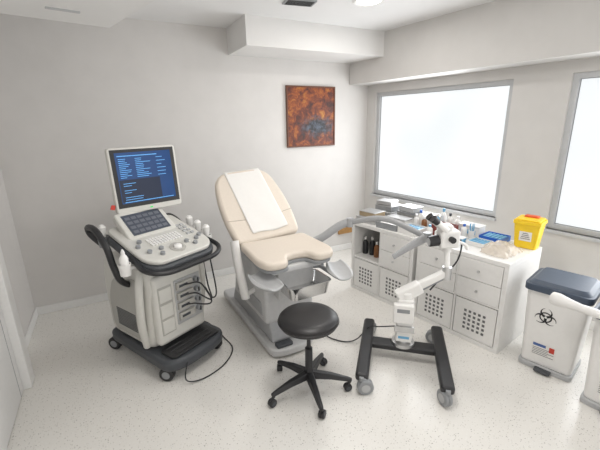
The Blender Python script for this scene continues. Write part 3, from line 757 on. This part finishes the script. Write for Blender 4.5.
openbox('blue_tray', 0.37, 0.27, (0.16, 0.15, 0.035), M_whitep, M_lblue, 'shallow white plastic tray with blue packets', 'tray', -0.05)
gb = 'bottles on the cabinet tops'
for k, (s, dd, h, m, mc, nm) in enumerate(((0.84, 0.48, 0.20, M_whitep, M_lblue, 'white bottle with light blue cap'), (0.85, 0.39, 0.16, M_lblue, M_whitep, 'light blue bottle with white cap'), (0.93, 0.30, 0.13, M_brown, M_whitep, 'brown bottle with white cap'), (1.02, 0.30, 0.14, M_whitep, M_whitep, 'white bottle with white cap'), (0.55, 0.34, 0.13, M_whitep, M_blue, 'white bottle with blue cap'), (0.76, 0.46, 0.17, M_whitep, M_grayd, 'white bottle with dark cap'), (0.69, 0.48, 0.15, M_whitep, M_whitep, 'white bottle with white cap'), (1.02, 0.37, 0.17, M_whitep, M_blue, 'white bottle with blue cap'), (0.93, 0.38, 0.15, M_whitep, M_grayd, 'white bottle with dark cap'), (0.76, 0.13, 0.12, M_whitep, M_lblue, 'white bottle with light blue cap'), (0.69, 0.15, 0.10, M_whitep, M_whitep, 'white bottle with white cap'))):
    bottle(s, dd, ZC+0.001, h, 0.027, m, mc, nm+' on the cabinet top', gb)
x, y, z = top(0.49, 0.36)
r = root('swab_cup', (x, y, z), 0, 'white cup holding blue swab sticks', 'cup')
b_ = B(M_whitep); b_.lathe([(0, 0), (0.022, 0), (0.027, 0.08), (0.024, 0.08), (0.020, 0.004), (0, 0.004)], seg=24); b_.obj('cup', r)
for k in range(5):
    b_ = B(M_lblue); b_.cyl((0.01*math.cos(k*1.3), 0.01*math.sin(k*1.3), 0.006), (0.02*math.cos(k*1.3), 0.02*math.sin(k*1.3), 0.14), 0.003, seg=8); b_.obj('swab_stick', r)
x, y, z = top(0.17, 0.22)
b_ = B(M_clear); N1, N2 = 18, 12; rg = random.Random(8); gr = []
for i in range(N1+1):
    row = []
    for j in range(N2+1):
        u_, v_ = i/N1*2-1, j/N2*2-1; e = max(0, 1-u_*u_)*max(0, 1-v_*v_)
        row.append(b_.v((u_*0.14+0.010*rg.uniform(-1, 1), v_*0.105+0.01*rg.uniform(-1, 1), 0.003+e**0.5*0.075*(0.7+0.5*rg.random()))))
    gr.append(row)
for i in range(N1):
    for j in range(N2): b_.f([gr[i][j], gr[i+1][j], gr[i+1][j+1], gr[i][j+1]])
b_.obj('plastic_bag', loc=(x, y, z), rz=th+1.5, label='crumpled translucent plastic bag lying on the cabinet', cat='plastic bag', angle=180)
# sharps container
x, y, z = top(0.095, 0.515)
r = root('sharps_container', (x, y, z), th+0.1, 'yellow sharps container with orange flap on the yellow lid', 'sharps container')
b_ = B(M_yellow); b_.prism(fillet([(-0.078, -0.07), (0.078, -0.07), (0.078, 0.07), (-0.078, 0.07)], 0.02), 0, 0.205, scale_top=1.24); b_.obj('container_body', r, bevel=0.004)
b_ = B(M_yellow); b_.prism(fillet([(-0.103, -0.095), (0.103, -0.095), (0.103, 0.095), (-0.103, 0.095)], 0.02), 0.203, 0.232); b_.prism(fillet([(-0.09, -0.085), (0.09, -0.085), (0.09, 0.085), (-0.09, 0.085)], 0.02), 0.232, 0.245)
ld_ = b_.obj('lid', r, bevel=0.003)
b_ = B(M_orange); b_.prism(fillet([(-0.055, 0.01), (0.055, 0.01), (0.055, 0.07), (-0.055, 0.07)], 0.012), 0.245, 0.258, scale_top=0.9); b_.obj('lid_flap', ld_, bevel=0.003)
b_ = B(M_whitep); b_.box((0, -0.0795, 0.105), (0.09, 0.001, 0.08), Rx(rad(4.7))); b_.use(M_black)
for k in range(4): b_.box((0, -0.0798-0.00125*k, 0.085+k*0.015), (0.07-0.01*k, 0.001, 0.004), Rx(rad(4.7)))
b_.obj('container_label', r)

# ---------------------------------------------------------------- pedal bins
def bin_(loc, rz, lab, k_=1.0):
    r = root('pedal_bin', loc, rz, lab, 'waste bin', 'white clinical pedal bins by the cabinet')
    r.scale = (k_, k_, k_)
    b_ = B(M_whitep)
    b_.prism(fillet([(-0.155, -0.15), (0.155, -0.15), (0.155, 0.15), (-0.155, 0.15)], 0.04), 0.035, 0.60, scale_top=1.16); b_.obj('bin_body', r, bevel=0.008, seg=3)
    b_ = B(M_grayl); b_.prism(fillet([(-0.165, -0.17), (0.165, -0.17), (0.165, 0.16), (-0.165, 0.16)], 0.04), 0.0, 0.036); b_.obj('bin_base', r, bevel=0.006)
    b_ = B(M_slate)
    b_.prism(fillet([(-0.195, -0.195), (0.195, -0.195), (0.195, 0.19), (-0.195, 0.19)], 0.05), 0.60, 0.645)
    b_.prism(fillet([(-0.18, -0.18), (0.18, -0.18), (0.18, 0.175), (-0.18, 0.175)], 0.05), 0.645, 0.672, scale_top=0.86)
    b_.obj('bin_lid', r, bevel=0.01, seg=3)
    b_ = B(M_grayd); b_.prism(fillet([(-0.05, -0.215), (0.05, -0.215), (0.05, -0.15), (-0.05, -0.15)], 0.015), 0.012, 0.028); b_.obj('pedal', r, bevel=0.004)
    slope = math.atan2(0.15*0.16, 0.565)
    def MFz(z, lift, x=0, k=1.0):
        yy = -0.15-(z-0.035)*0.15*0.16/0.565-lift
        return T((x, yy, z)) @ Matrix.Rotation(math.pi/2+slope, 4, 'X') @ Matrix.Diagonal((k, k, 1, 1))
    Mx = MFz(0.42, 0.0012, -0.04, 0.0029)
    def crc(c, r_, a0, a1, n=26): return [(c[0]+r_*math.cos(a0+(a1-a0)*k/n), c[1]+r_*math.sin(a0+(a1-a0)*k/n)) for k in range(n+1)]
    b_ = B(M_black)
    for k in range(3):
        a = rad(90+120*k); ux, uy = math.cos(a), math.sin(a)
        out_ = crc((ux*11, uy*11), 12.5, a+rad(20), a+rad(340)); in_ = crc((ux*13.6, uy*13.6), 9.4, a+rad(20), a+rad(340))
        b_.strip(in_, out_, Mx, 0.0002)
    b_.strip(crc((0, 0), 10.2, 0, 2*math.pi, 40), crc((0, 0), 13.2, 0, 2*math.pi, 40), Mx, 0.0006)
    b_.use(M_whitep)
    b_.strip(crc((0, 0), 0.01, 0, 2*math.pi), crc((0, 0), 2.6, 0, 2*math.pi), Mx, 0.0010)
    for k in range(3):
        a = rad(90+120*k); u = V((math.cos(a), math.sin(a))); p_ = V((-u.y, u.x))
        b_.strip([tuple(u*2-p_*0.6), tuple(u*5-p_*0.6)], [tuple(u*2+p_*0.6), tuple(u*5+p_*0.6)], Mx, 0.0010)
    b_.obj('biohazard_symbol', r)
    Ml = MFz(0.16, 0.0012, -0.02, 1.15)
    b_ = B(M_paper); b_.prism([(-0.065, -0.045), (0.065, -0.045), (0.065, 0.045), (-0.065, 0.045)], -0.0005, 0.0, Ml)
    b_.use(mat('label_blue', (0.06, 0.12, 0.32), 0.5)).prism([(-0.058, 0.020), (0.010, 0.020), (0.010, 0.038), (-0.058, 0.038)], 0.0, 0.0008, Ml)
    b_.use(M_red).prism([(0.028, 0.0), (0.055, 0.0), (0.055, 0.036), (0.028, 0.036)], 0.0, 0.0008, Ml)
    b_.use(M_grayd)
    for k in range(5): b_.prism([(-0.058, -0.038+k*0.011), (0.055-0.03*(k % 2), -0.038+k*0.011), (0.055-0.03*(k % 2), -0.035+k*0.011), (-0.058, -0.035+k*0.011)], 0.0, 0.0008, Ml)
    b_.obj('bin_label', r)
bin_((2.77, 1.19, 0), rad(-76), 'white pedal bin with slate lid and biohazard symbol beside the cabinet', 1.03)
bin_((2.71, 0.735, 0), rad(-80), 'white pedal bin with slate lid standing beside another bin', 1.03)

# ---------------------------------------------------------------- examination lamp
L = root('examination_lamp', (2.30, 0.27, 0), 0, 'white floor-standing examination lamp with long swivel head', 'lamp')
b_ = B(M_whitep)
for k in range(5):
    a = rad(20+72*k); b_.tube([(0, 0, 0.09), (0.12*math.cos(a), 0.12*math.sin(a), 0.08), (0.24*math.cos(a), 0.24*math.sin(a), 0.05)], 0.014, 8, 4)
b_.cyl((0, 0, 0.06), (0, 0, 0.14), 0.035)
b_.obj('lamp_base', L)
for k in range(5):
    a = rad(20+72*k); caster(L, 0.23*math.cos(a), 0.23*math.sin(a), 0.022, 0.014, a, 0.05)
b_ = B(M_whitep); b_.cyl((0, 0, 0.12), (0, 0, 0.72), 0.014); b_.obj('lamp_pole', L)
b_ = B(M_whitep); b_.tube([(0, 0, 0.70), (0.02, 0.1, 0.75), (0.06, 0.30, 0.725), (0.10, 0.54, 0.690)], 0.016, 12, 8); b_.obj('lamp_arm', L)
b_ = B(M_whitep); b_.lathe([(0.0, 0.0), (0.020, 0.0), (0.026, 0.03), (0.024, 0.12), (0.032, 0.19), (0.043, 0.25), (0.040, 0.285), (0.0, 0.29)], (0.10, 0.54, 0.690), 28, (0.10, 0.99, -0.06)); b_.obj('lamp_head', L)

# ---------------------------------------------------------------- lights
w_ = bpy.data.worlds.new('world'); sc.world = w_; w_.use_nodes = True
bg = w_.node_tree.nodes['Background']; bg.inputs[0].default_value = (1.0, 0.98, 0.955, 1); bg.inputs[1].default_value = 1.2
def area(name, loc, rot, size, power, col):
    ld = bpy.data.lights.new(name, 'AREA'); ld.shape = 'RECTANGLE'; ld.size = size[0]; ld.size_y = size[1]; ld.energy = power; ld.color = col
    o = bpy.data.objects.new(name, ld); sc.collection.objects.link(o); o.location = loc; o.rotation_euler = rot; return o
for i, (a, b) in enumerate(wins):
    p = MW @ V(((a+b)/2, -0.04, (ZB+ZT)/2-0.12))
    o = area('daylight', p, (0, 0, 0), (1.5, 0.95), 26, (0.95, 0.975, 1.0))
    dirv = -nO
    o.rotation_euler = dirv.to_track_quat('-Z', 'Z').to_euler()
area('added_ceiling_fill', (0.8, 1.4, H-0.03), (0, 0, 0), (1.2, 0.6), 31, (1.0, 0.965, 0.92))  # added fill below the ceiling to brighten the walls, no fitting here
area('downlight', (2.13, 2.71, H-0.03), (0, 0, 0), (0.2, 0.2), 9, (1.0, 0.965, 0.92))

# ---------------------------------------------------------------- camera
cd = bpy.data.cameras.new('camera'); cam = bpy.data.objects.new('camera', cd); sc.collection.objects.link(cam)
cd.sensor_width = 36; cd.lens = 360/600*36; cd.clip_start = 0.05
yaw, pit, roll = rad(28), rad(16), 0.019
fw_ = V((math.sin(yaw)*math.cos(pit), math.cos(yaw)*math.cos(pit), -math.sin(pit)))
r0 = V((math.cos(yaw), -math.sin(yaw), 0)); u0 = r0.cross(fw_)
rr_ = (r0-u0*roll).normalized(); uu = (u0+r0*roll).normalized()
mm = Matrix((rr_, uu, -fw_)).transposed().to_4x4(); mm.translation = V((0, 0, 1.8))
cam.matrix_world = mm
sc.camera = cam
